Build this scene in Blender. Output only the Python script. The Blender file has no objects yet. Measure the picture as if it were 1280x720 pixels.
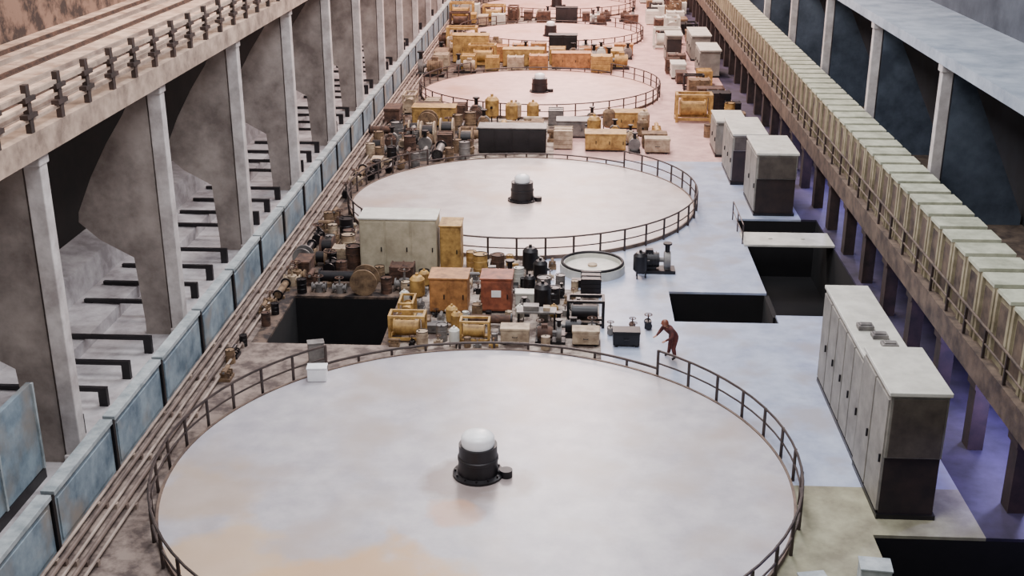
import bpy, bmesh, math, random
from mathutils import Vector, Matrix
random.seed(5)
scene = bpy.context.scene
COL = scene.collection

# ---------------------------------------------------------------- materials
def lin(c):
    o = []
    for v in c:
        v = v / 255.0
        o.append(v / 12.92 if v <= 0.04045 else ((v + 0.055) / 1.055) ** 2.4)
    return (o[0], o[1], o[2], 1.0)

MATS = {}
def mat(name, c1, c2=None, rough=0.6, metal=0.0, scale=1.5, bump=0.15, lo=0.35, hi=0.65, c3=None, scale3=0.25, lo3=0.5, hi3=0.65, spot=None):
    if name in MATS:
        return MATS[name]
    m = bpy.data.materials.new(name)
    m.use_nodes = True
    nt = m.node_tree
    b = nt.nodes["Principled BSDF"]
    b.inputs["Roughness"].default_value = rough
    b.inputs["Metallic"].default_value = metal
    if c2 is None:
        c2 = tuple(int(v * 0.78) for v in c1)
    geo = nt.nodes.new("ShaderNodeNewGeometry")
    n = nt.nodes.new("ShaderNodeTexNoise")
    n.inputs["Scale"].default_value = scale
    n.inputs["Detail"].default_value = 6
    n.inputs["Roughness"].default_value = 0.65
    nt.links.new(geo.outputs["Position"], n.inputs["Vector"])
    r = nt.nodes.new("ShaderNodeValToRGB")
    r.color_ramp.elements[0].position = lo
    r.color_ramp.elements[1].position = hi
    r.color_ramp.elements[0].color = lin(c2)
    r.color_ramp.elements[1].color = lin(c1)
    nt.links.new(n.outputs["Fac"], r.inputs["Fac"])
    out = r.outputs["Color"]
    def mask_mix(out, fac, c):
        mx = nt.nodes.new("ShaderNodeMixRGB")
        nt.links.new(fac, mx.inputs["Fac"]); nt.links.new(out, mx.inputs["Color1"])
        mx.inputs["Color2"].default_value = lin(c)
        return mx.outputs["Color"]
    if c3 is not None:
        n3 = nt.nodes.new("ShaderNodeTexNoise")
        n3.inputs["Scale"].default_value = scale3
        n3.inputs["Detail"].default_value = 4
        nt.links.new(geo.outputs["Position"], n3.inputs["Vector"])
        r3 = nt.nodes.new("ShaderNodeValToRGB")
        r3.color_ramp.elements[0].position = lo3
        r3.color_ramp.elements[1].position = hi3
        nt.links.new(n3.outputs["Fac"], r3.inputs["Fac"])
        out = mask_mix(out, r3.outputs["Color"], c3)
    for sp_ in (spot or []):
        # worn paint patch around a place on the surface, broken up by noise
        (px, py, pr), sc, amt = sp_
        d = nt.nodes.new("ShaderNodeVectorMath"); d.operation = 'DISTANCE'
        nt.links.new(geo.outputs["Position"], d.inputs[0]); d.inputs[1].default_value = (px, py, 0.15)
        n4 = nt.nodes.new("ShaderNodeTexNoise"); n4.inputs["Scale"].default_value = 0.55; n4.inputs["Detail"].default_value = 6
        nt.links.new(geo.outputs["Position"], n4.inputs["Vector"])
        ml = nt.nodes.new("ShaderNodeMath"); ml.operation = 'MULTIPLY_ADD'
        k = min(9.0, pr*2.0)
        nt.links.new(n4.outputs["Fac"], ml.inputs[0]); ml.inputs[1].default_value = k
        nt.links.new(d.outputs["Value"], ml.inputs[2])
        mr = nt.nodes.new("ShaderNodeMapRange")
        mr.inputs["From Min"].default_value = pr + k*0.56; mr.inputs["From Max"].default_value = pr + k*0.36
        mr.inputs["To Min"].default_value = 0; mr.inputs["To Max"].default_value = amt
        nt.links.new(ml.outputs[0], mr.inputs["Value"])
        out = mask_mix(out, mr.outputs[0], sc)
    nt.links.new(out, b.inputs["Base Color"])
    if bump:
        bp = nt.nodes.new("ShaderNodeBump")
        bp.inputs["Strength"].default_value = bump
        bp.inputs["Distance"].default_value = 0.05
        nt.links.new(n.outputs["Fac"], bp.inputs["Height"])
        nt.links.new(bp.outputs["Normal"], b.inputs["Normal"])
    MATS[name] = m
    return m

M_disc1 = mat("cover_paint_near", (196, 192, 196), (170, 166, 174), rough=0.3, scale=0.9, bump=0.04, c3=(174, 162, 158), scale3=0.35, lo3=0.48, hi3=0.68,
              spot=[((-2.6, 25.0, 3.4), (202, 162, 116), 0.8), ((-7.0, 26.8, 2.2), (204, 172, 134), 0.7), ((0.1, 32.0, 1.5), (128, 110, 100), 0.7), ((-8.4, 31.0, 1.8), (186, 162, 138), 0.6), ((-0.6, 30.0, 0.8), (196, 150, 120), 0.6)])
M_disc2 = mat("cover_paint_mid", (208, 198, 194), (182, 170, 168), rough=0.4, scale=0.9, bump=0.04, c3=(186, 162, 148), scale3=0.25, lo3=0.5, hi3=0.7)
M_disc3 = mat("cover_far_warm_light", (222, 182, 172), (196, 156, 148), rough=0.45, scale=0.9, bump=0.04, c3=(190, 146, 128), scale3=0.2, lo3=0.52, hi3=0.7)  # warm pinkish light of the far hall is put into this cover colour
M_rim = mat("rim_steel", (120, 100, 86), (74, 60, 54), rough=0.6)
M_rail = mat("rail_steel", (74, 62, 58), (44, 36, 36), rough=0.5, metal=0.2)
M_dark = mat("dark_steel", (30, 27, 31), (14, 12, 16), rough=0.45, metal=0.2)
M_white = mat("white_paint", (248, 248, 248), (232, 232, 234), rough=0.3, bump=0.02)
M_floorb = mat("floor_blue_grey", (174, 184, 204), (144, 154, 178), rough=0.4, scale=0.8, bump=0.05, c3=(154, 154, 164), scale3=0.5)
M_floorv = mat("floor_shaded_violet", (58, 50, 76), (30, 26, 42), rough=0.7, scale=0.8, bump=0.05)  # gallery shade and violet cast are mixed into this floor colour
M_floort = mat("floor_tan_grey", (168, 154, 142), (74, 60, 54), rough=0.75, scale=1.2, lo=0.42, hi=0.58)
M_floord = mat("floor_dirty_brown", (104, 86, 74), (34, 27, 27), rough=0.85, scale=1.4, lo=0.42, hi=0.58)
M_floore = mat("floor_grey_brown", (144, 128, 118), (80, 68, 64), rough=0.8, scale=1.4, lo=0.4, hi=0.6)
M_floorg = mat("floor_olive_beige", (156, 154, 128), (116, 112, 92), rough=0.6, scale=1.0)
M_floorp = mat("floor_far_warm_light", (206, 168, 160), (168, 132, 128), rough=0.55, scale=0.8, bump=0.05)  # pink tint carries the far hall's warm light in the floor colour
M_pit = mat("pit_shade", (12, 9, 12), (4, 3, 6), rough=0.95)  # near-black, the deep shade of the pits is in the colour
M_blue = mat("parapet_blue", (142, 158, 168), (84, 102, 116), rough=0.7, scale=0.9, c3=(132, 126, 118), scale3=0.6, lo3=0.5, hi3=0.7)
M_bluecap = mat("parapet_cap", (180, 188, 190), (128, 138, 142), rough=0.7)
M_conc = mat("concrete_light", (206, 200, 198), (160, 152, 150), rough=0.8, scale=1.2)
M_fin = mat("concrete_grey_beige", (156, 146, 140), (102, 92, 88), rough=0.95, scale=0.5, bump=0.4, lo=0.35, hi=0.65)
M_slab = mat("gallery_slab", (184, 180, 182), (122, 116, 118), rough=0.85, scale=0.6)
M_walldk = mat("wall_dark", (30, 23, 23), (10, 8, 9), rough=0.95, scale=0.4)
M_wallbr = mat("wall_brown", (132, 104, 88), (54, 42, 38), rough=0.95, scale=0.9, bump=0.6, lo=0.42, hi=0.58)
M_deck = mat("deck_tan", (230, 198, 174), (172, 140, 120), rough=0.75, scale=1.1, lo=0.38, hi=0.6)
M_beam = mat("edge_beam", (188, 164, 146), (120, 102, 90), rough=0.8, scale=1.0)
M_stan = mat("stanchion_brown", (60, 46, 42), (34, 26, 24), rough=0.6)
M_rdeck = mat("deck_blue_grey", (176, 186, 198), (132, 144, 158), rough=0.7, scale=0.6)
M_rfin = mat("recess_fin_grey", (84, 94, 108), (44, 52, 64), rough=0.9, scale=0.4)
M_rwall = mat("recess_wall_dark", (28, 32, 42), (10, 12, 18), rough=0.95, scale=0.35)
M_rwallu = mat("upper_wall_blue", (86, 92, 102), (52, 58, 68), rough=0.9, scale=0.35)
M_cub = mat("cubicle_green_cream", (166, 156, 128), (114, 104, 82), rough=0.6, scale=1.0)
M_cubcap = mat("cubicle_cap", (198, 202, 180), (154, 158, 138), rough=0.6)
M_girder = mat("girder_tan", (108, 92, 78), (54, 44, 40), rough=0.7)
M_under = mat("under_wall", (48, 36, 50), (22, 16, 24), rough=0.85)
M_upost = mat("under_post", (54, 38, 36), (28, 19, 20), rough=0.8)
M_cabl = mat("cabinet_pale", (212, 210, 200), (186, 184, 174), rough=0.5, bump=0.03)
M_cabs = mat("cabinet_side_grey", (142, 138, 130), (112, 108, 102), rough=0.6, bump=0.03)
M_cabf = mat("cabinet_front_dark", (86, 78, 70), (62, 54, 50), rough=0.6, bump=0.03)
M_cabd = mat("cabinet_dark_base", (48, 34, 32), (28, 20, 22), rough=0.7)
M_cabg = mat("cabinet_cream", (192, 182, 158), (156, 146, 124), rough=0.5, bump=0.03)
M_or = mat("orange_paint", (184, 130, 76), (122, 82, 48), rough=0.6, scale=2.5)
M_red = mat("red_brown_paint", (156, 88, 62), (98, 52, 40), rough=0.6, scale=2.5)
M_yel = mat("ochre_paint", (192, 154, 86), (124, 92, 48), rough=0.6, scale=2.5)
M_tan = mat("tan_paint", (190, 170, 144), (132, 112, 92), rough=0.65, scale=2.5)
M_wood = mat("weathered_wood", (140, 114, 86), (76, 58, 46), rough=0.85, scale=3)
M_rust = mat("rusty_steel", (98, 70, 56), (46, 33, 29), rough=0.85, scale=3)
M_grey = mat("machine_grey", (132, 128, 124), (80, 76, 76), rough=0.5)
M_pipe = mat("pipe_tan", (180, 162, 148), (112, 96, 88), rough=0.6, scale=0.6)
M_pipe2 = mat("pipe_brown", (126, 108, 98), (70, 58, 54), rough=0.7, scale=0.8)

# ---------------------------------------------------------------- mesh builder
class MB:
    def __init__(s):
        s.bm = bmesh.new(); s.mi = 0
    def _tag(s, n0):
        s.bm.faces.ensure_lookup_table()
        for f in s.bm.faces[n0:]:
            f.material_index = s.mi
    def box(s, x0, x1, y0, y1, z0, z1):
        n0 = len(s.bm.faces)
        v = [s.bm.verts.new(p) for p in ((x0,y0,z0),(x1,y0,z0),(x1,y1,z0),(x0,y1,z0),(x0,y0,z1),(x1,y0,z1),(x1,y1,z1),(x0,y1,z1))]
        for f in ((0,3,2,1),(4,5,6,7),(0,1,5,4),(1,2,6,5),(2,3,7,6),(3,0,4,7)):
            s.bm.faces.new([v[i] for i in f])
        s._tag(n0); return s
    def cyl(s, p1, p2, r, r2=None, seg=16):
        n0 = len(s.bm.faces)
        if r2 is None: r2 = r
        p1 = Vector(p1); p2 = Vector(p2); d = (p2 - p1).normalized()
        a = Vector((0,0,1)) if abs(d.z) < 0.9 else Vector((1,0,0))
        u = d.cross(a).normalized(); w = d.cross(u).normalized()
        A = []; B = []
        for i in range(seg):
            t = 2*math.pi*i/seg
            o = u*math.cos(t) + w*math.sin(t)
            A.append(s.bm.verts.new(p1 + o*r)); B.append(s.bm.verts.new(p2 + o*r2))
        for i in range(seg):
            j = (i+1) % seg
            s.bm.faces.new((A[i], A[j], B[j], B[i]))
        s.bm.faces.new(A[::-1]); s.bm.faces.new(B)
        s._tag(n0); return s
    def prism_y(s, pts, y0, y1):
        n0 = len(s.bm.faces)
        A = [s.bm.verts.new((x, y0, z)) for x, z in pts]
        B = [s.bm.verts.new((x, y1, z)) for x, z in pts]
        n = len(pts)
        for i in range(n):
            j = (i+1) % n
            s.bm.faces.new((A[i], A[j], B[j], B[i]))
        s.bm.faces.new(A[::-1]); s.bm.faces.new(B)
        s._tag(n0); return s
    def lathe(s, prof, seg=32, cx=0, cy=0):
        n0 = len(s.bm.faces)
        rings = []
        for r, z in prof:
            if r < 1e-5:
                rings.append([s.bm.verts.new((cx, cy, z))])
            else:
                rings.append([s.bm.verts.new((cx + r*math.cos(2*math.pi*i/seg), cy + r*math.sin(2*math.pi*i/seg), z)) for i in range(seg)])
        for a, b in zip(rings[:-1], rings[1:]):
            for i in range(seg):
                j = (i+1) % seg
                if len(a) == 1 and len(b) == 1: continue
                if len(a) == 1: s.bm.faces.new((a[0], b[j], b[i]))
                elif len(b) == 1: s.bm.faces.new((a[i], a[j], b[0]))
                else: s.bm.faces.new((a[i], a[j], b[j], b[i]))
        s._tag(n0); return s
    def tube(s, pts, r, seg=8, closed=False):
        n0 = len(s.bm.faces)
        pts = [Vector(p) for p in pts]; n = len(pts); rings = []
        for i, p in enumerate(pts):
            if closed: d = pts[(i+1) % n] - pts[i-1]
            else: d = pts[min(i+1, n-1)] - pts[max(i-1, 0)]
            d.normalize()
            a = Vector((0,0,1)) if abs(d.z) < 0.95 else Vector((1,0,0))
            u = d.cross(a).normalized(); w = d.cross(u).normalized()
            rings.append([s.bm.verts.new(p + (u*math.cos(2*math.pi*k/seg) + w*math.sin(2*math.pi*k/seg))*r) for k in range(seg)])
        m = n if closed else n-1
        for i in range(m):
            a = rings[i]; b = rings[(i+1) % n]
            for k in range(seg):
                j = (k+1) % seg
                s.bm.faces.new((a[k], a[j], b[j], b[k]))
        if not closed:
            s.bm.faces.new(rings[0][::-1]); s.bm.faces.new(rings[-1])
        s._tag(n0); return s
    def obj(s, name, mats, parent=None, loc=(0,0,0), smooth=False, bevel=0, rotz=0):
        bmesh.ops.recalc_face_normals(s.bm, faces=s.bm.faces[:])
        me = bpy.data.meshes.new(name)
        s.bm.to_mesh(me); s.bm.free()
        if not isinstance(mats, (list, tuple)): mats = [mats]
        for m in mats: me.materials.append(m)
        if smooth:
            try: me.shade_smooth(); me.set_sharp_from_angle(angle=math.radians(35))
            except Exception: pass
        o = bpy.data.objects.new(name, me)
        COL.objects.link(o)
        o.location = loc; o.rotation_euler[2] = rotz
        if parent: o.parent = parent
        if bevel:
            b = o.modifiers.new("bevel", 'BEVEL'); b.width = bevel; b.segments = 2; b.limit_method = 'ANGLE'
        return o

def tag(o, label, cat, group=None):
    o["label"] = label; o["category"] = cat
    if group: o["group"] = group
    return o
def struct(o): o["kind"] = "structure"; return o
def empty(name, loc, label, cat, group=None, rotz=0):
    e = bpy.data.objects.new(name, None); e.empty_display_size = 0.3
    COL.objects.link(e); e.location = loc; e.rotation_euler[2] = rotz
    return tag(e, label, cat, group)
def copy_thing(root, loc, rotz=None, label=None, scale=None):
    def rec(o, par):
        c = o.copy(); COL.objects.link(c)
        if par is not None: c.parent = par
        for ch in o.children: rec(ch, c)
        return c
    c = rec(root, None)
    c.location = loc
    if rotz is not None: c.rotation_euler[2] = rotz
    if label: c["label"] = label
    if scale: c.scale = scale
    return c
def dup(o, loc, parent=None):
    c = o.copy(); COL.objects.link(c); c.location = loc
    if parent: c.parent = parent
    return c

Y0, Y1 = 14.0, 168.0
DISCS = [(0, 32.4, 9.72), (0, 62.5, 9.4), (0, 92.6, 9.3), (0.2, 121.0, 9.2), (0.4, 143.5, 9.2)]

# ---------------------------------------------------------------- floor with pits
PITS = [(7.1, 11.4, 45.7, 49.2), (11.4, 15.6, 46.6, 60.2), (11.6, 18.0, 20.0, 29.8), (-9.3, -4.7, 42.6, 47.8)]
xs = sorted(set([-11.75, -9.9, -9.3, -4.7, -4.0, 1.5, 4.0, 7.1, 10.0, 11.4, 11.6, 14.8, 15.6, 18.0, 19.0]))
ys = sorted(set([Y0, 20.0, 29.8, 32.5, 42.6, 45.7, 46.6, 47.8, 49.2, 50.0, 60.2, 72.0, Y1]))
b = MB()
for i in range(len(xs)-1):
    for j in range(len(ys)-1):
        cx = (xs[i]+xs[i+1])/2; cy = (ys[j]+ys[j+1])/2
        if any(p[0] < cx < p[1] and p[2] < cy < p[3] for p in PITS): continue
        if cx < -9.9 or (cx < -4 and cy < 42.6): b.mi = 6
        elif cx < -4: b.mi = 0
        elif cx < 1.5 or (cx < 4 and cy < 49.2): b.mi = 1
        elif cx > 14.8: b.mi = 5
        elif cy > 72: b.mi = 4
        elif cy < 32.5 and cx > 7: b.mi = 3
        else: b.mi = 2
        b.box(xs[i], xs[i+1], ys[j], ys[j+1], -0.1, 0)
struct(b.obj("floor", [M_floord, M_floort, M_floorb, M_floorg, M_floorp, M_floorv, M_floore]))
struct(MB().box(-20.5, 22.3, Y0, Y1, -3.4, -3.2).obj("floor.001", M_pit))
b = MB()
for p in PITS:
    b.box(p[0]-0.1,p[0],p[2],p[3],-3.2,-0.1).box(p[1],p[1]+0.1,p[2],p[3],-3.2,-0.1).box(p[0],p[1],p[3],p[3]+0.1,-3.2,-0.1).box(p[0],p[1],p[2]-0.1,p[2],-3.2,-0.1)
struct(b.obj("wall_pit", M_pit))
def beam(x, y, L, z, m=M_under):
    o = MB().box(-L/2,L/2,-0.08,0.08,0.12,0.15).box(-L/2,L/2,-0.08,0.08,-0.15,-0.12).box(-L/2,L/2,-0.02,0.02,-0.12,0.12).obj("steel_beam", m, loc=(x,y,z))
    tag(o, "dark violet-lit steel beam spanning inside a floor pit", "beam", "beams across the dark floor pit")
for y in (23.4, 25.3, 27.2): beam(14.8, y, 6.4, -0.6)
slab = MB().box(-2.2,2.2,-1.0,1.0,0,0.12).box(-0.9,-0.7,-0.1,0.1,0.12,0.17).box(0.7,0.9,-0.1,0.1,0.12,0.17).obj("cover_slab", M_cabl, loc=(13.45, 56.6, 0.0), bevel=0.02)
tag(slab, "pale cover slab lying over a dark pit", "slab")
e = empty("pit_railing", (11.2, 47, 0), "thin dark railing beside the open floor pit", "railing")
MB().cyl((0,9,1.0),(0,13,1.0),0.03,seg=8).cyl((0,9,0.5),(0,13,0.5),0.025,seg=8).obj("rail_bars", M_rail, e)
pm = MB().cyl((0,0,0),(0,0,1.0),0.035,seg=8).obj("post", M_rail, e, loc=(0,9,0))
for i in range(1, 3): dup(pm, (0, 9+2*i, 0), e)

# ---------------------------------------------------------------- generator discs
def railing_ring(cx, cy, R):
    e = empty("circular_railing", (cx, cy, 0), "brown steel railing circling the pale generator cover", "railing", "railings around the generator covers")
    Rr = R + 0.1
    def arc(a0, a1, z, r, name):
        n = 60
        pts = [(Rr*math.cos(a0+(a1-a0)*i/n), Rr*math.sin(a0+(a1-a0)*i/n), z) for i in range(n+1)]
        return MB().tube(pts, r, 6).obj(name, M_rail, e, smooth=True)
    a0, a1 = math.radians(130), math.radians(360+52)
    arc(a0, a1, 1.1, 0.045, "top_rail"); arc(a0, a1, 0.6, 0.035, "middle_rail")
    arc(math.radians(52), math.radians(130), 0.38, 0.05, "low_rail")
    pm = None; N = 34
    for i in range(N+1):
        a = a0 + (a1-a0)*i/N
        l = (Rr*math.cos(a), Rr*math.sin(a), 0)
        if pm is None: pm = MB().cyl((0,0,0),(0,0,1.12),0.055,seg=8).obj("post", M_rail, e, loc=l)
        else: dup(pm, l, e)
    lm = None
    for i in range(1, 10):
        a = math.radians(52 + 78*i/10)
        l = (Rr*math.cos(a), Rr*math.sin(a), 0)
        if lm is None: lm = MB().cyl((0,0,0),(0,0,0.4),0.05,seg=8).obj("short_post", M_rail, e, loc=l)
        else: dup(lm, l, e)
for i, (cx, cy, R) in enumerate(DISCS):
    e = empty("generator", (cx, cy, 0), "huge round pale generator cover with dark hub in the hall floor" if i < 2 else "huge round pinkish generator cover with dark hub in the hall floor", "generator", "generator covers along the hall")
    MB().lathe([(0,0.0),(R-0.08,0.0),(R-0.08,0.14),(1.55,0.16),(0,0.16)], 128).obj("cover_plate", (M_disc1, M_disc2)[i] if i < 2 else M_disc3, e)
    MB().lathe([(R-0.08,0),(R,0),(R,0.18),(R-0.08,0.18),(R-0.08,0)], 128).obj("outer_rim", M_rim, e)
    h = MB().lathe([(0,0.16),(0.8,0.16),(0.8,0.24),(0.64,0.27),(0.61,0.7),(0.64,0.72),(0.64,0.8),(0.6,0.82),(0.6,1.22),(0,1.22)], 32)
    for k in range(12):
        a = k*math.pi/6
        h.cyl((0.72*math.cos(a),0.72*math.sin(a),0.24),(0.72*math.cos(a),0.72*math.sin(a),0.32),0.035,seg=6)
    hub = h.obj("hub", M_dark, e, smooth=True)
    q = 0.52 if i == 0 else 0.42
    MB().lathe([(q,1.22),(q,1.46),(q*0.9,1.54),(q*0.65,1.6),(q*0.3,1.63),(0,1.64)], 32).obj("dome_cap", M_white, hub, smooth=True)
    MB().cyl((0.88,-0.1,0.16),(0.88,-0.1,0.4),0.2,seg=16).cyl((0.88,-0.1,0.3),(0.5,-0.05,0.3),0.08).obj("side_fitting", M_dark, hub, smooth=True)
    railing_ring(cx, cy, R)

# ---------------------------------------------------------------- parapet
pp = empty("concrete_barrier", (-11.6, 20, 0), "weathered pale blue-grey concrete barrier section with lighter cap", "barrier", "barrier sections along the gallery")
MB().box(-0.12,0.12,-2.16,2.16,0,1.68).box(0.12,0.16,-1.95,1.95,0.15,1.5).obj("barrier_body", M_blue, pp, bevel=0.015)
MB().box(-0.2,0.2,-2.18,2.18,1.68,1.84).obj("barrier_cap", M_bluecap, pp, bevel=0.015)
sp = MB().box(-0.16,0.2,-0.08,0.08,0,1.74).box(-0.18,0.24,-0.085,0.085,0,0.1).obj("barrier_post", M_dark)
tag(sp, "narrow dark post between two pale barrier sections", "post", "posts between the barrier sections")
y = 16.4; k = 0
while y < Y1-3:
    if k == 0: pp.location = (-11.6, y, 0); sp.location = (-11.6, y+2.275, 0)
    else: copy_thing(pp, (-11.6, y, 0)); dup(sp, (-11.6, y+2.275, 0))
    k += 1; y += 4.55
for n, x in enumerate((-11.25, -11.0, -10.7, -10.4, -10.1)):
    r = 0.05 + 0.02*(n % 2)
    p = MB().cyl((0,Y0,0),(0,Y1,0), r, seg=8)
    yy = Y0+1
    while yy < Y1:
        p.box(-0.07,0.07,yy,yy+0.15,-0.2,-r+0.02); yy += 3
    o = p.obj("floor_pipe", (M_pipe, M_pipe2)[n % 2], loc=(x,0,0.2))
    tag(o, "long worn tan pipe on low blocks running beside the barriers", "pipe", "pipes beside the barriers")

# ---------------------------------------------------------------- left gallery
struct(MB().box(-19.0,-11.85,Y0,Y1,0.0,0.4).obj("floor.002", M_slab))
struct(MB().prism_y([(-19.0,0.4),(-19.0,2.4),(-17.6,2.1),(-17.5,0.95),(-15.7,0.9),(-15.7,0.4)],Y0,Y1).obj("floor.006", M_slab))
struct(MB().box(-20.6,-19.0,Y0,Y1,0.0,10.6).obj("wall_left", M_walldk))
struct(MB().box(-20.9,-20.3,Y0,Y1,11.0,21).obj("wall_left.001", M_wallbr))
struct(MB().box(-20.9,-12.35,Y0,Y1,10.6,11.0).obj("floor.003", M_deck))
struct(MB().box(-12.95,-12.2,Y0,Y1,10.35,11.08).obj("trim_1", M_beam))
for n, x in enumerate((-13.6,-14.6,-15.6,-17.0,-18.2,-19.2)):
    o = MB().box(-0.05,0.05,Y0,Y1,0,0.14).box(-0.12,0.12,Y0,Y1,0,0.03).obj("deck_rail", M_rust if n%2 else M_pipe, loc=(x,0,11.0))
    tag(o, "steel rail running along the tan upper deck", "rail", "rails on the upper deck")
colL = MB().box(-0.25,0.25,-0.25,0.25,0,9.95).box(-0.29,0.29,-0.33,0.33,9.6,9.95).box(-0.29,0.29,-0.33,0.33,0,0.3).obj("concrete_column", M_conc, bevel=0.03)
tag(colL, "pale square concrete column under the upper deck", "column", "columns of the tan gallery")
pts = [(0,9.9),(0,0),(-1.0,0),(-1.0,0.6),(-1.15,3.2),(-2.4,3.9),(-3.15,4.6),(-3.1,5.0),(-2.45,6.4),(-1.7,7.7),(-0.95,8.8),(-0.35,9.9)]
finL = MB().prism_y(pts, -0.2, 0.2).obj("buttress", M_fin)
tag(finL, "weathered grey-beige concrete buttress widening behind a column", "buttress", "buttresses of the tan gallery")
bar = MB().box(-2.55,1.5,-0.09,0.09,0.55,0.7).box(-2.5,-2.2,-0.09,0.09,0.5,0.56).box(1.2,1.5,-0.09,0.09,0,0.56).obj("cross_bar", M_dark)
tag(bar, "straight dark steel bar laid across the pale gallery ledges", "crossbar", "crossbars in the gallery")
k = 0; y = 32.2-10.3; first = True
while y < Y1-2:
    c = colL if k == 0 else dup(colL, (0,0,0)); f = finL if k == 0 else dup(finL, (0,0,0))
    c.location = (-12.65, y, 0.4); f.location = (-12.96, y, 0.4)
    if k > 0:
        for q in (1.7, 3.8, 6.0, 8.3):
            if first: bar.location = (-14.6, y+q, 0.4); first = False
            else: dup(bar, (-14.6, y+q, 0.4))
    k += 1; y += 10.3
bp = empty("wall_panel", (-13.3, 27.2, 0.4), "tall pale blue panel standing between gallery columns", "panel")
MB().box(-0.08,0.08,-3.9,3.9,0.35,3.2).obj("panel_sheet", M_blue, bp, bevel=0.01)
for yy in (-3.9,-1.3,1.3,3.8): MB().box(0.08,0.14,yy,yy+0.1,0.35,3.2).obj("panel_rib", M_bluecap, bp)
MB().box(-0.12,0.12,-3.9,3.9,0,0.35).obj("panel_foot", M_dark, bp)

def rail_bay(x, y0, L, z, n, heavy, label, group, mrail, mpost):
    e = empty("guard_railing", (x, y0, z), label, "railing", group)
    if heavy:
        MB().box(-0.05,0.05,0,L,0.98,1.12).obj("top_rail", mrail, e)
        MB().box(-0.04,0.04,0,L,0.68,0.76).obj("middle_rail", mrail, e)
        MB().box(-0.04,0.04,0,L,0.3,0.4).obj("lower_rail", mrail, e)
        pm = MB().box(-0.08,0.08,-0.11,0.11,0,1.35).box(-0.1,0.13,-0.33,0.33,0.88,1.02).box(-0.1,0.13,-0.33,0.33,0.42,0.55).obj("post", mpost, e)
    else:
        MB().cyl((0,0,1.0),(0,L,1.0),0.045,seg=8).obj("top_rail", mrail, e)
        MB().cyl((0,0,0.5),(0,L,0.5),0.035,seg=8).obj("middle_rail", mrail, e)
        pm = MB().box(-0.045,0.045,-0.045,0.045,0,1.02).obj("post", mpost, e)
    for i in range(n):
        o = pm if i == 0 else pm.copy()
        if i: COL.objects.link(o); o.parent = e
        o.location = (0, L*(i+0.5)/n, 0)
    return e
eL = rail_bay(-12.3, Y0, 10.3, 11.08, 5, True, "tan guard railing with heavy dark posts on the tan upper deck", "railing of the tan upper deck", M_beam, M_stan)
for i in range(1, 14): copy_thing(eL, (-12.3, Y0+10.3*i, 11.08))

# ---------------------------------------------------------------- right side
struct(MB().box(15.9,22.3,Y0,Y1,3.0,3.3).obj("floor.004", M_girder))
struct(MB().box(15.75,16.0,Y0,Y1,2.45,3.35).obj("trim_2", M_girder))
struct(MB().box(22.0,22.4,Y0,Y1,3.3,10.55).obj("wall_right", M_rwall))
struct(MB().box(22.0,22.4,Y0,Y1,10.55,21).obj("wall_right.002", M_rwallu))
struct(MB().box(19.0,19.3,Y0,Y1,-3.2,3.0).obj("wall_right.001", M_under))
struct(MB().box(17.75,22.0,Y0,Y1,10.1,10.55).obj("floor.005", M_rdeck))
colR = MB().box(-0.22,0.22,-0.22,0.22,0,6.8).box(-0.28,0.26,-0.3,0.3,6.5,6.8).obj("steel_column", M_conc, bevel=0.02)
tag(colR, "pale square column carrying the bluish upper deck", "column", "columns under the bluish deck")
pr = [(0.0,6.8),(0.0,0),(3.55,0),(3.55,0.4),(0.5,6.8)]
finR = MB().prism_y(pr, -0.2, 0.2).obj("buttress", M_rfin)
tag(finR, "blue-grey sloping buttress fin beside a pale column", "buttress", "buttresses under the bluish deck")
k = 0; y = 25.5
while y < Y1:
    c = colR if k == 0 else dup(colR, (0,0,0)); f = finR if k == 0 else dup(finR, (0,0,0))
    c.location = (18.05, y, 3.3); f.location = (18.34, y, 3.3)
    k += 1; y += 12.0
cu = empty("metal_cubicle", (16.1, Y0, 3.3), "green-cream ribbed metal cubicle with pale top in a gallery row", "cubicle", "cubicles along the gallery")
MB().box(0,1.45,-0.6,0.6,0,2.3).box(-0.1,0,-0.68,-0.5,0,2.3).box(-0.1,0,0.5,0.68,0,2.3).obj("cubicle_body", M_cub, cu)
MB().box(-0.14,1.55,-0.68,0.46,2.3,2.42).obj("top_cap", M_cubcap, cu)
MB().box(-0.02,0,-0.4,0.4,0.3,2.0).obj("dark_recess", M_girder, cu)
k = 0; y = Y0+1
while y < 160:
    if k == 0: cu.location = (16.14, y, 3.3)
    else: copy_thing(cu, (16.14, y, 3.3))
    k += 1; y += 1.5
eR = rail_bay(15.85, Y0, 10, 3.35, 5, False, "thin brown steel guard railing in front of the cubicle row", "railing of the cubicle gallery", M_girder, M_stan)
for i in range(1, 15): copy_thing(eR, (15.85, Y0+10*i, 3.35))
up = MB().box(-0.25,0.25,-0.3,0.3,0,2.45).box(-0.32,0.28,-0.4,0.4,2.2,2.45).obj("gallery_post", M_upost)
tag(up, "dark reddish brown post under the cubicle gallery", "post", "posts under the cubicle gallery")
k = 0; y = 31.5
while y < 160:
    o = up if k == 0 else dup(up, (0,0,0))
    o.location = (16.1, y, 0); k += 1; y += 3.9
struct(MB().box(-20.9,22.4,Y1,Y1+0.4,-3.2,21).obj("wall_back", M_wallbr))

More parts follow.
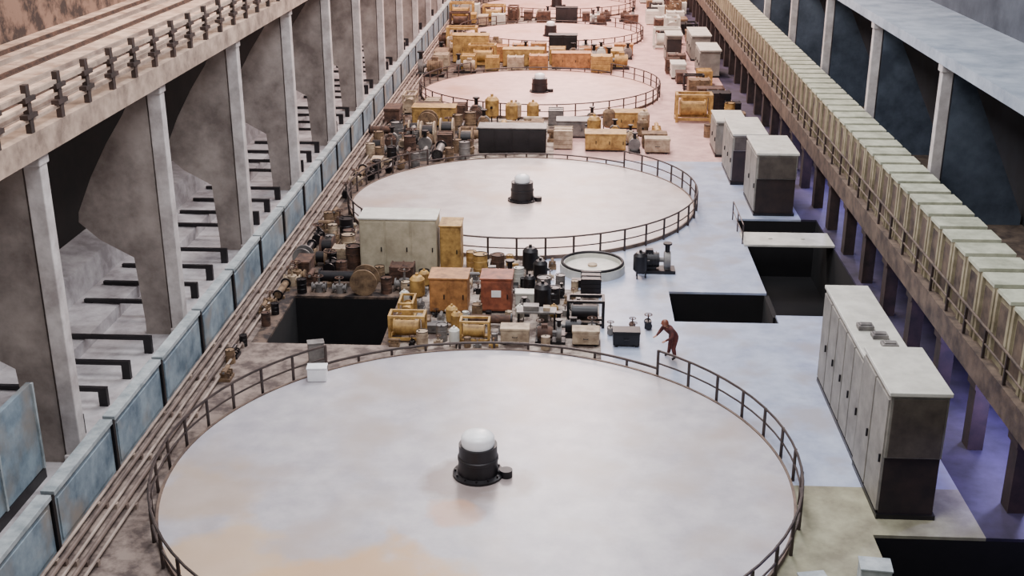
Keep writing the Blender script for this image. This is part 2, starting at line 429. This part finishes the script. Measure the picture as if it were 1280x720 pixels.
# ---------------------------------------------------------------- cabinets
def long_cabinet(loc, w, L, h, label, doors, split=True):
    e = empty("switchgear_cabinet", loc, label, "cabinet")
    zb = 2.0
    MB().box(0,w,0,L,zb,h).obj("upper_body", M_cabs, e, bevel=0.03)
    MB().box(0.04,w-0.04,0.04,L-0.04,0,zb).obj("lower_body", M_cabd if split else M_cabs, e)
    MB().box(0.08,w-0.08,-0.04,0.0,zb+0.05,h-0.08).obj("end_panel", M_cabf, e, bevel=0.01)
    MB().box(-0.06,w+0.06,-0.06,L+0.06,h,h+0.12).obj("roof", M_cabl, e, bevel=0.02)
    MB().box(-0.03,w+0.03,-0.03,L+0.03,0,0.15).obj("plinth", M_dark, e)
    dl = L/doors
    for i in range(doors):
        d = MB().box(-0.05,0.04,dl*i+0.05,dl*(i+1)-0.05,0.25,h-0.15).obj("door", M_cabs, e, bevel=0.01)
        MB().box(-0.11,-0.05,dl*i+0.15,dl*i+0.2,h*0.45,h*0.45+0.25).obj("handle", M_dark, d)
    return e
long_cabinet((11.95, 34.0, 0), 1.4, 6.2, 3.65, "long pale grey switchgear cabinet beside the big generator cover", 5)
long_cabinet((11.9, 30.7, 0), 1.65, 3.2, 4.0, "tall grey switchgear cabinet with dark lower half beside the walkway", 2)
for dx, dy, hh in ((0.75,1.3,0.14),(0.45,2.0,0.16),(0.9,0.6,0.12)):
    o = MB().box(-0.25,0.25,-0.2,0.2,0,hh).box(-0.18,0.18,-0.12,0.12,hh,hh+0.04).obj("vent_cover", M_grey, loc=(11.95+dx, 34.2+dy, 3.77), bevel=0.02)
    tag(o, "small grey vent cover on the pale cabinet roof", "vent", "vents on the cabinet roof")
long_cabinet((12.4, 60.8, 0), 2.1, 4.0, 3.3, "grey switchgear cabinet with dark lower half beyond a pit", 2)
long_cabinet((11.9, 66.8, 0), 1.9, 4.4, 2.9, "pale grey switchgear cabinet beside the gallery posts", 3)
long_cabinet((11.7, 73.2, 0), 1.8, 3.2, 2.2, "low white-topped switchgear cabinet on the walkway", 2, False)
long_cabinet((13.2, 100.0, 0), 1.7, 4.0, 2.2, "pale grey cabinet near the gallery", 3, False)
long_cabinet((13.2, 108.0, 0), 1.7, 5.0, 2.2, "long pale cabinet near the gallery", 3, False)
long_cabinet((10.9, 107.5, 0), 1.4, 2.5, 2.3, "grey cabinet standing on the pinkish floor", 2)

def front_cabinet(loc, w, d, h, mb, label, ndoor=2, labelplate=False, mroof=None):
    e = empty("equipment_cabinet", loc, label, "cabinet")
    MB().box(-w/2,w/2,0,d,0.1,h).obj("body", mb, e, bevel=0.03)
    MB().box(-w/2-0.04,w/2+0.04,-0.04,d+0.04,h,h+0.07).obj("roof", mroof or mb, e, bevel=0.01)
    MB().box(-w/2+0.04,w/2-0.04,0.04,d-0.04,0,0.1).obj("plinth", M_dark, e)
    dw = w/ndoor
    for i in range(ndoor):
        x0 = -w/2+dw*i
        dd = MB().box(x0+0.05,x0+dw-0.05,-0.04,0.02,0.18,h-0.1).obj("door", mb, e, bevel=0.01)
        MB().box(x0+dw-0.2,x0+dw-0.15,-0.09,-0.04,h*0.45,h*0.45+0.2).obj("handle", M_dark, dd)
    if labelplate:
        MB().box(-0.2,0.2,-0.06,-0.035,h*0.5,h*0.5+0.3).obj("label_plate", M_white, e)
    return e
front_cabinet((-5.1, 50.5, 0), 3.5, 1.6, 2.7, M_cabg, "large cream equipment cabinet between two generator covers", 3, mroof=M_cabl)
front_cabinet((-2.75, 50.8, 0), 0.95, 1.3, 2.3, M_yel, "narrow mustard yellow cabinet beside the large cream one", 1)
front_cabinet((-2.35, 46.0, 0), 1.6, 1.3, 1.55, M_or, "orange-brown equipment box among machinery", 2)
front_cabinet((-0.35, 46.2, 0), 1.3, 1.2, 1.5, M_red, "red-brown box with white plate among machinery", 1, True)
front_cabinet((-1.15, 73.4, 0), 4.3, 1.5, 1.6, M_dark, "low wide dark box with grey top between generator covers", 4, mroof=M_grey)
front_cabinet((1.7, 131.1, 0), 2.4, 1.2, 1.6, M_dark, "dark equipment box beyond a generator cover", 2)
front_cabinet((1.6, 109.0, 0), 2.6, 1.3, 2.0, M_dark, "black equipment box behind orange machinery", 2)
for (x, yy, w_, d_, h_, mm, lb) in [
    (-7.0, 80.6, 3.0, 1.4, 1.3, M_yel, "ochre yellow machine enclosure behind rusty parts"),
    (4.8, 74.2, 2.6, 1.4, 1.1, M_yel, "low ochre yellow machine enclosure beside a generator cover"),
    (3.0, 77.8, 2.8, 1.4, 1.1, M_grey, "low grey machine enclosure on the floor"),
    (6.6, 80.6, 2.4, 1.3, 1.1, M_yel, "ochre machine enclosure near the walkway"),
    (-1.8, 104.0, 3.6, 1.5, 1.5, M_yel, "long ochre machine enclosure between pinkish covers"),
    (2.4, 103.4, 3.4, 1.4, 1.3, M_or, "long orange-brown machine enclosure between pinkish covers"),
    (-6.6, 105.8, 3.2, 1.6, 2.4, M_yel, "tall ochre machine enclosure beside the pipes")]:
    front_cabinet((x, yy, 0), w_, d_, h_, mm, lb, 3)

e = empty("round_hatch", (3.75, 51.7, 0), "low round floor hatch, pale rim, thin dark ring and tan lid", "hatch")
MB().lathe([(1.3,0.0),(1.5,0.0),(1.5,0.4),(1.3,0.4),(1.3,0)], 48).obj("curb", M_cabl, e, smooth=True)
MB().lathe([(0,0.0),(1.3,0.0),(1.3,0.2),(1.1,0.26),(0,0.26)], 48).obj("lid", M_cabl, e)
MB().tube([(1.4*math.cos(a*math.pi/24),1.4*math.sin(a*math.pi/24),0.45) for a in range(48)],0.07,8,True).obj("dark_ring", M_dark, e, smooth=True)
MB().cyl((0,0,0.26),(0,0,0.34),0.22,seg=20).obj("lid_boss", M_tan, e)

# ---------------------------------------------------------------- generic equipment prototypes
def proto_pump(m, cname):
    e = empty("motor_pump", (0,0,0), f"{cname} motor pump on a steel skid", "pump")
    MB().box(-0.75,0.75,-0.35,0.35,0,0.14).obj("skid", M_dark, e)
    mm = MB().cyl((-0.65,0,0.5),(0.1,0,0.5),0.3,seg=20)
    for i in range(6): mm.cyl((-0.58+0.11*i,0,0.5),(-0.55+0.11*i,0,0.5),0.34,seg=20)
    mm.box(-0.45,-0.15,-0.12,0.12,0.78,0.95).box(-0.55,0.0,-0.25,0.25,0.14,0.28)
    mm.obj("motor", m, e, smooth=True)
    MB().cyl((0.1,0,0.5),(0.3,0,0.5),0.1).cyl((0.3,0,0.5),(0.55,0,0.5),0.36,seg=20).box(0.3,0.55,-0.2,0.2,0.14,0.4).obj("pump_casing", M_grey, e, smooth=True)
    MB().cyl((0.42,0,0.8),(0.42,0,1.2),0.1).cyl((0.42,0,1.15),(0.42,0,1.22),0.18).obj("outlet_pipe", M_dark, e, smooth=True)
    return e
def proto_drum(m, cname):
    e = empty("oil_drum", (0,0,0), f"{cname} steel drum on the floor", "drum")
    MB().lathe([(0,0),(0.3,0),(0.3,0.28),(0.315,0.3),(0.3,0.32),(0.3,0.58),(0.315,0.6),(0.3,0.62),(0.3,0.88),(0,0.88)], 24).obj("drum_body", m, e, smooth=True)
    MB().cyl((0.15,0,0.88),(0.15,0,0.92),0.05).lathe([(0.29,0.88),(0.31,0.88),(0.31,0.91),(0.29,0.91)],24).obj("lid_rim", M_dark, e)
    return e
def proto_crate(m, cname):
    e = empty("crate", (0,0,0), f"{cname} crate with battens", "crate")
    b = MB()
    for i in range(4): b.box(-0.6,0.6,-0.45,0.45,0.08+0.22*i,0.28+0.22*i)
    b.box(-0.58,0.58,-0.43,0.43,0.05,0.92)
    b.obj("planks", m, e)
    for x in (-0.6,-0.04,0.52): MB().box(x,x+0.08,-0.49,-0.45,0,0.96).box(x,x+0.08,0.45,0.49,0,0.96).box(x,x+0.08,-0.49,0.49,0.92,0.98).obj("batten", m, e)
    return e
def proto_case(m, cname):
    e = empty("equipment_case", (0,0,0), f"{cname} metal equipment case on skids", "case")
    MB().box(-0.7,0.7,-0.4,0.4,0.1,0.75).obj("case_body", m, e, bevel=0.03)
    MB().box(-0.73,0.73,-0.43,0.43,0.75,0.88).obj("lid", m, e, bevel=0.02)
    s1 = MB().box(-0.075,0.075,-0.4,0.4,0,0.1).obj("skid", M_dark, e, loc=(-0.52,0,0)); dup(s1, (0.52,0,0), e)
    MB().tube([(-0.12,-0.42,0.45),(-0.12,-0.5,0.45),(0.12,-0.5,0.45),(0.12,-0.42,0.45)],0.02,6).obj("handle", M_dark, e)
    return e
def proto_pipe(m, cname):
    e = empty("flanged_pipe", (0,0,0), f"{cname} flanged pipe section lying on blocks", "pipe")
    MB().cyl((-1,0,0.35),(1,0,0.35),0.2,seg=20).obj("pipe_body", m, e, smooth=True)
    f = MB().cyl((-0.035,0,0),(0.035,0,0),0.3,seg=20).obj("flange", M_dark, e, loc=(-0.965,0,0.35), smooth=True); dup(f, (0.965,0,0.35), e)
    f = MB().box(-0.08,0.08,-0.3,0.3,0,0.16).obj("block", M_wood, e, loc=(-0.6,0,0)); dup(f, (0.6,0,0), e)
    return e
def proto_frame(m, cname):
    e = empty("lifting_frame", (0,0,0), f"{cname} welded steel frame with crossbars and winch", "frame")
    b = MB()
    for x in (-0.8,0.8):
        for y in (-0.4,0.4): b.box(x-0.06,x+0.06,y-0.06,y+0.06,0,1.2)
    for z in (0.1,1.2):
        b.box(-0.86,0.86,-0.46,-0.34,z,z+0.12).box(-0.86,0.86,0.34,0.46,z,z+0.12).box(-0.86,-0.74,-0.4,0.4,z,z+0.12).box(0.74,0.86,-0.4,0.4,z,z+0.12)
    b.obj("frame_bars", m, e)
    MB().cyl((-0.6,0,0.6),(0.5,0,0.6),0.34,seg=18).cyl((-0.65,0,0.6),(-0.6,0,0.6),0.42,seg=18).cyl((0.5,0,0.6),(0.55,0,0.6),0.42,seg=18).box(-0.74,0.74,-0.1,0.1,0.22,0.32).obj("winch_drum", m, e, smooth=True)
    return e
def proto_valve(m, cname):
    e = empty("valve", (0,0,0), f"{cname} valve body with handwheel", "valve")
    MB().cyl((0,0,0),(0,0,0.5),0.22).cyl((-0.4,0,0.3),(0.4,0,0.3),0.15).cyl((-0.4,0,0.3),(-0.34,0,0.3),0.24).cyl((0.34,0,0.3),(0.4,0,0.3),0.24).cyl((0,0,0.5),(0,0,0.95),0.05).obj("valve_body", m, e, smooth=True)
    pts = [(0.24*math.cos(a*math.pi/8),0.24*math.sin(a*math.pi/8),0.92) for a in range(16)]
    MB().tube(pts,0.025,6,True).cyl((-0.24,0,0.92),(0.24,0,0.92),0.018).cyl((0,-0.24,0.92),(0,0.24,0.92),0.018).obj("handwheel", M_rust, e)
    return e
def proto_bench(m, cname):
    e = empty("workbench", (0,0,0), f"{cname} workbench with parts bins", "workbench")
    MB().box(-0.9,0.9,-0.35,0.35,0.78,0.86).obj("bench_top", m, e)
    for x in (-0.82,0.82):
        for y in (-0.28,0.28):
            MB().box(x-0.04,x+0.04,y-0.04,y+0.04,0,0.78).obj("leg", M_dark, e)
    MB().box(-0.6,0.1,-0.25,0.2,0.86,1.1).obj("parts_bin", M_grey, e)
    MB().box(0.3,0.6,-0.2,0.2,0.86,1.02).obj("parts_bin", M_tan, e)
    return e
def proto_reel(m, cname):
    e = empty("cable_reel", (0,0,0), f"{cname} cable reel standing on its rims", "reel")
    MB().cyl((-0.28,0,0.55),(0.28,0,0.55),0.36,seg=24).obj("wound_cable", M_dark, e, smooth=True)
    f = MB().cyl((-0.04,0,0),(0.04,0,0),0.55,seg=28).cyl((-0.06,0,0),(0.06,0,0),0.1,seg=12).obj("reel_flange", m, e, loc=(-0.32,0,0.55)); dup(f, (0.32,0,0.55), e)
    return e
def proto_tank(m, cname):
    e = empty("pressure_tank", (0,0,0), f"{cname} upright pressure tank on three legs", "tank")
    MB().lathe([(0,0.3),(0.25,0.34),(0.4,0.5),(0.4,1.35),(0.25,1.52),(0.08,1.56),(0.08,1.68),(0,1.68)],24).obj("tank_shell", m, e, smooth=True)
    for i in range(3):
        a = i*2.094; MB().cyl((0.33*math.cos(a),0.33*math.sin(a),0),(0.33*math.cos(a),0.33*math.sin(a),0.5),0.04,seg=8).obj("leg", M_dark, e)
    MB().cyl((0.38,0,1.0),(0.52,0,1.0),0.07).obj("fitting", M_dark, e)
    return e
def proto_stack(m, cname):
    e = empty("steel_part", (0,0,0), f"{cname} ribbed machine casting lying on the floor", "machine part")
    b = MB().box(-0.5,0.5,-0.35,0.35,0,0.18).box(-0.4,0.4,-0.06,0.06,0.18,0.6)
    for x in (-0.35,0.0,0.31): b.box(x,x+0.05,-0.3,0.3,0.18,0.52)
    b.cyl((-0.5,0,0.6),(0.5,0,0.6),0.14,seg=16)
    b.obj("casting", m, e)
    MB().cyl((-0.56,0,0.6),(0.56,0,0.6),0.07,seg=12).obj("shaft", M_grey, e, smooth=True)
    return e
BUILD = {"pump": (proto_pump,0.78,0.4), "drum": (proto_drum,0.33,0.33), "crate": (proto_crate,0.62,0.5), "case": (proto_case,0.75,0.52), "pipe": (proto_pipe,1.02,0.33),
         "frame": (proto_frame,0.88,0.5), "valve": (proto_valve,0.42,0.26), "bench": (proto_bench,0.92,0.37), "reel": (proto_reel,0.4,0.56), "tank": (proto_tank,0.52,0.42), "part": (proto_stack,0.58,0.37)}
MC = {"dark": (M_dark,"dark"), "rust": (M_rust,"rust-brown"), "yel": (M_yel,"mustard yellow"), "or": (M_or,"orange-brown"), "wood": (M_wood,"weathered brown"), "grey": (M_grey,"grey"), "pale": (M_cabl,"pale grey"), "red": (M_red,"red-brown"), "tan": (M_tan,"tan")}
PROTO = {}
USED = [(-6.95,-3.3,50.3,52.3),(-3.3,-2.2,50.6,52.2),(-3.2,-1.5,45.9,47.4),(-1.05,0.35,46.1,47.5),(2.1,5.4,49.9,53.3),(-3.4,1.1,73.3,75.1),(0.4,3.0,131,132.4),(0.2,3.0,108.9,110.4),
        (12.8,15.4,99.8,105.2),(12.8,15.4,107.8,114.2),(10.7,12.6,107.3,110.2),(11.5,13.7,73,76.7),(11.6,15,60,71.5),(6.0,7.4,41.1,42.7),(-7.4,-6.4,40.5,41.3),(-9.9,-4.7,40,42.6),
        (-8.6,-5.4,80.5,82.1),(3.4,6.2,74.1,75.7),(1.5,4.5,77.7,79.3),(5.3,7.9,80.5,82.0),(-3.7,0.1,103.9,105.6),(0.6,4.2,103.3,104.9),(-8.3,-4.9,105.7,107.5)]
def blocked(x0, x1, y0, y1):
    for cx, cy, R in DISCS:
        nx = max(x0, min(cx, x1)); ny = max(y0, min(cy, y1))
        if math.hypot(nx-cx, ny-cy) < R+0.22: return True
    for u in USED:
        if x0 < u[1] and x1 > u[0] and y0 < u[3] and y1 > u[2]: return True
    for p in PITS:
        if x0 < p[1] and x1 > p[0] and y0 < p[3] and y1 > p[2]: return True
    return False
def put(kind, col, x, y, quarter=0, s=1.0):
    fn, hx, hy = BUILD[kind]
    if quarter % 2: hx, hy = hy, hx
    m = 1.03
    bx = (x-hx*s*m, x+hx*s*m, y-hy*s*m, y+hy*s*m)
    if blocked(*bx): return False
    rot = quarter*math.pi/2
    key = (kind, col)
    if key not in PROTO:
        PROTO[key] = fn(*MC[col])
        o = PROTO[key]; o.location = (x, y, 0); o.rotation_euler[2] = rot; o.scale = (s,s,s)
        o["group"] = MC[col][1] + " " + o.name.split(".")[0].replace("_", " ") + "s between the generator covers"
    else:
        copy_thing(PROTO[key], (x, y, 0), rot, scale=(s,s,s))
    USED.append(bx); return True
def scatter(x0, x1, y0, y1, n, kinds, cols, smin=0.7, smax=1.1):
    c = 0
    for t in range(n*25):
        if c >= n: break
        if put(random.choice(kinds), random.choice(cols), random.uniform(x0,x1), random.uniform(y0,y1), random.randrange(4), random.uniform(smin,smax)): c += 1

# gap 1-2
for k, c, x, y, r, s in [
    ("frame","yel",-3.7,43.3,0,0.85),("pump","yel",-2.4,43.2,0,0.9),("frame","yel",-1.0,43.3,0,0.7),
    ("case","tan",0.6,43.2,0,0.8),("pump","rust",2.0,43.3,0,0.8),("case","tan",3.4,43.2,0,0.75),("frame","dark",3.4,45.2,0,0.9),("case","dark",5.0,43.2,0,0.75),
    ("tank","dark",1.6,46.2,0,0.9),("pump","grey",-0.4,49.2,0,1.1),("tank","dark",0.9,50.9,0,0.9),("tank","dark",1.4,49.6,0,0.8),
    ("crate","dark",3.65,48.7,1,0.9),("pump","dark",6.7,51.8,0,1.15),("tank","dark",5.9,50.9,0,0.8),("drum","grey",1.6,48.3,0,1.0),
    ("bench","grey",1.4,44.8,0,0.9),("pipe","rust",-0.5,44.8,0,0.9),("frame","yel",-4.0,45.4,1,0.7),("case","pale",0.9,47.3,0,0.7),
    ("drum","yel",-1.4,51.0,0,1.1),("drum","rust",-0.6,51.2,0,1.0),("case","tan",-2.4,48.0,0,0.9)]:
    put(k, c, x, y, r, s)
ALLK = ["crate","case","pipe","valve","drum","pump","part","reel"]
scatter(-10,-4.3,47.8,56,46,ALLK,["rust","dark","wood","dark","grey","tan"],0.7,1.2)
scatter(-10.2,-9.4,38,48,8,["part","valve","drum"],["rust","dark","wood"],0.5,0.7)
scatter(-9.9,-7.5,54,72,22,["part","pipe","valve","drum","case"],["rust","dark","wood","dark","tan"],0.7,1.0)
scatter(-4.4,3.2,42.5,52.3,90,["valve","drum","pump","case","part","part","tank"],["dark","grey","dark","tan","yel","pale","wood"],0.4,0.85)
scatter(3,6,42.8,45.5,5,["valve","part","case"],["dark","rust","grey"],0.5,0.8)
# gap 2-3
scatter(-10,-3.4,69.5,80.3,50,ALLK,["rust","dark","wood","wood","grey","tan"],0.9,1.5)
scatter(-10,-3,79,86,14,["crate","case","pump","frame"],["yel","tan","yel","rust"],1.0,1.5)
scatter(-3.4,8.5,74,82.4,26,["crate","case","pump","tank","part"],["pale","grey","wood","yel","tan","tan"],0.9,1.4)
# gap 3-4
scatter(-5.5,7,102.2,106,12,["crate","case","pump","frame"],["or","yel","yel","tan"],1.1,1.6)
scatter(-10,-4,99,115,26,["crate","case","frame","pump"],["yel","or","rust","wood","tan"],1.1,1.7)
scatter(-3,8,106,111,16,["crate","case","pump"],["pale","wood","or","tan"],1.0,1.5)
# gap 4-5 and beyond
scatter(-10,-3,126,139,20,["crate","case","frame"],["yel","rust","tan","pale"],1.1,1.7)
scatter(-3,9,130,134,10,["crate","case","pump"],["rust","dark","pale","tan"],1.0,1.4)
scatter(-9,9,153.5,160,14,["crate","case","frame"],["rust","or","tan","pale"],1.2,1.8)
# piles near the gallery
for k, c, x, y, r, s in [("frame","yel",11.2,83.5,0,1.5),("crate","yel",11.4,85.4,0,1.5),("crate","wood",13.2,84.6,0,1.4),("case","dark",13.2,82.6,0,1.3),
    ("crate","dark",13.4,87.4,0,1.4),("frame","rust",11.4,87.6,0,1.4),("case","rust",13.0,90.0,0,1.3),("crate","wood",12.4,92.4,0,1.4)]:
    put(k, c, x, y, r, s)
scatter(11.4,14.6,77,98,16,["crate","case","frame","drum"],["wood","dark","yel","rust","pale"],0.9,1.3)
scatter(11.0,14.6,98,150,30,["crate","case","frame"],["rust","pale","wood","dark","pale"],1.1,1.6)
def small_box(loc, w, d, h, m, label, rot=0):
    o = empty("junction_box", loc, label, "box", rotz=rot)
    MB().box(-w/2,w/2,-d/2,d/2,0,h).obj("box_body", m, o, bevel=0.03)
    MB().box(-w/2-0.02,w/2+0.02,-d/2-0.02,d/2+0.02,h,h+0.05).obj("lid", m, o, bevel=0.01)
    return o
small_box((-6.45,39.0,0.155),0.7,0.45,0.5,M_white,"small white box standing on the pale generator cover",0.1)
small_box((-6.9,40.9,0.0),0.6,0.4,0.8,M_grey,"grey box just outside the railing",0.3)
small_box((9.3,26.6,0),0.7,0.6,0.6,M_bluecap,"small pale blue box beside the railing",0.2)
small_box((11.0,27.2,0),0.8,0.6,0.7,M_bluecap,"small pale blue box beside the dark pit",-0.1)

# ---------------------------------------------------------------- person
def person(loc, rot):
    e = empty("person", loc, "person in dull dark red coveralls and helmet bending by the railing", "person", rotz=rot)
    V = []; E = []; Rr = []
    def add(p, r, par=None):
        V.append(p); Rr.append(r)
        if par is not None: E.append((par, len(V)-1))
        return len(V)-1
    pel = add((0,0.12,0.92),(0.21,0.17))
    wa = add((0,0.02,1.04),(0.19,0.16),pel); ch = add((0,-0.14,1.2),(0.22,0.17),wa); up = add((0,-0.25,1.31),(0.17,0.13),ch)
    nk = add((0,-0.32,1.38),(0.065,0.065),up); hd = add((0,-0.38,1.44),(0.085,0.095),nk); tp = add((0,-0.4,1.54),(0.085,0.1),hd)
    hy = -0.385
    for s in (-1,1):
        hp = add((0.12*s,0.08,0.85),(0.13,0.13),pel); kn = add((0.2*s,-0.08*s,0.48),(0.1,0.1),hp); an = add((0.22*s,0.02,0.1),(0.065,0.065),kn)
        add((0.23*s,-0.16,0.045),(0.05,0.04),an)
        sh = add((0.25*s,-0.22,1.29),(0.1,0.1),up); el = add((0.38*s,-0.3,1.05),(0.075,0.075),sh); wr = add((0.3*s,-0.52,0.94),(0.042,0.042),el)
        pa = add((0.29*s,-0.6,0.91),(0.038,0.024),wr)
        for k in range(4):
            f1 = add(((0.29+0.025*(k-1.5))*s,-0.66,0.90-0.003*k),(0.01,0.01),pa)
            add(((0.29+0.027*(k-1.5))*s,-0.695,0.872+0.004*k),(0.009,0.009),f1)
        t1 = add(((0.245)*s,-0.61,0.915),(0.011,0.011),pa); add((0.23*s,-0.645,0.905),(0.009,0.009),t1)
    me = bpy.data.meshes.new("body"); me.from_pydata(V, E, [])
    o = bpy.data.objects.new("body", me); COL.objects.link(o)
    o.modifiers.new("skin", 'SKIN')
    if len(me.skin_vertices) == 0:
        bm = bmesh.new(); bm.from_mesh(me); bm.verts.layers.skin.verify(); bm.to_mesh(me); bm.free()
    for i, r in enumerate(Rr): me.skin_vertices[0].data[i].radius = r
    me.skin_vertices[0].data[0].use_root = True
    ss = o.modifiers.new("sub", 'SUBSURF'); ss.levels = 1; ss.render_levels = 1
    dg = bpy.context.evaluated_depsgraph_get()
    m2 = bpy.data.meshes.new_from_object(o.evaluated_get(dg))
    bpy.data.objects.remove(o)
    m2.materials.clear()
    for m in (mat("coverall_red",(104,52,46),(58,28,28),rough=0.9,scale=4), mat("skin_tone",(186,134,108),(170,118,94),rough=0.6,bump=0), mat("boots",(30,24,22),(18,16,16),rough=0.7)): m2.materials.append(m)
    for p in m2.polygons:
        c = p.center
        p.material_index = 1 if ((c.z > 1.37 and c.y < -0.3) or (c.y < -0.55 and 0.8 < c.z < 1.05)) else (2 if c.z < 0.13 else 0)
        p.use_smooth = True
    bo = bpy.data.objects.new("body", m2); COL.objects.link(bo); bo.parent = e
    MB().lathe([(0.16,1.5),(0.145,1.52),(0.135,1.59),(0.09,1.65),(0,1.68)],20,0,hy).obj("helmet", mat("helmet",(120,66,44),(90,46,34),rough=0.5), e, smooth=True)
    MB().cyl((0,hy-0.09,1.435),(0,hy-0.13,1.425),0.02,0.012,8).obj("nose", MATS["skin_tone"], e, smooth=True)
    ear = MB().cyl((-0.012,0,0),(0.012,0,0),0.03,seg=8).obj("ear", MATS["skin_tone"], e, loc=(-0.1,hy,1.45)); dup(ear, (0.1,hy,1.45), e)
    ey = MB().cyl((0,0,0),(0,-0.015,0),0.012,seg=8).obj("eye", M_dark, e, loc=(-0.035,hy-0.092,1.47)); dup(ey, (0.035,hy-0.092,1.47), e)
    MB().box(-0.03,0.03,hy-0.105,hy-0.085,1.39,1.398).obj("mouth", MATS["coverall_red"], e)
try:
    person((6.7, 42.0, 0), -1.0)
except Exception as ex:
    print("PERSON", ex)

# ---------------------------------------------------------------- lights
w = bpy.data.worlds.new("hall_air"); scene.world = w; w.use_nodes = True
bg = w.node_tree.nodes["Background"]
bg.inputs[0].default_value = (0.88, 0.9, 1.0, 1); bg.inputs[1].default_value = 0.27
def area(loc, sx, sy, e, c, rot=(0,0,0)):
    l = bpy.data.lights.new("ceiling_light", 'AREA'); l.shape = 'RECTANGLE'; l.size = sx; l.size_y = sy; l.energy = e; l.color = c
    o = bpy.data.objects.new("ceiling_light", l); COL.objects.link(o); o.location = loc; o.rotation_euler = rot
for y, c, p in ((25,(0.98,0.97,1.0),8000),(50,(0.95,0.95,1.0),8400),(75,(1,0.88,0.85),10800),(100,(1,0.75,0.68),17500),(126,(1,0.71,0.64),24000),(152,(1,0.73,0.66),24000)):
    area((1.5, y, 27), 12, 12, p, c)
for y in (30, 55, 85, 115):
    area((-16.5, y, 19), 3, 16, 1150, (1, 0.8, 0.66))
def point_light(loc, p, c):
    l = bpy.data.lights.new("gallery_lamp_or_fill", 'POINT'); l.energy = p; l.color = c; l.shadow_soft_size = 0.3
    o = bpy.data.objects.new("gallery_lamp_or_fill", l); COL.objects.link(o); o.location = loc
for y, p in ((28,200),(33.4,900),(37.3,500),(62.7,500),(66.6,500)):
    point_light((17.4, y, 2.2), p, (0.46, 0.42, 1.0))
for i in range(9):  # added fill lights to brighten the bays under the deck, not actual fixtures
    point_light((-14.8, 27.0+10.3*i, 4.5), 110, (1.0, 0.94, 0.9))

# ---------------------------------------------------------------- camera
cam = bpy.data.cameras.new("camera"); cam.sensor_width = 36; cam.lens = 1477/1280*36; cam.clip_end = 500
co = bpy.data.objects.new("camera", cam); COL.objects.link(co)
co.location = (2.8, 0, 18.7); co.rotation_euler = (math.radians(90-20.76), 0, math.radians(3.08))
scene.camera = co
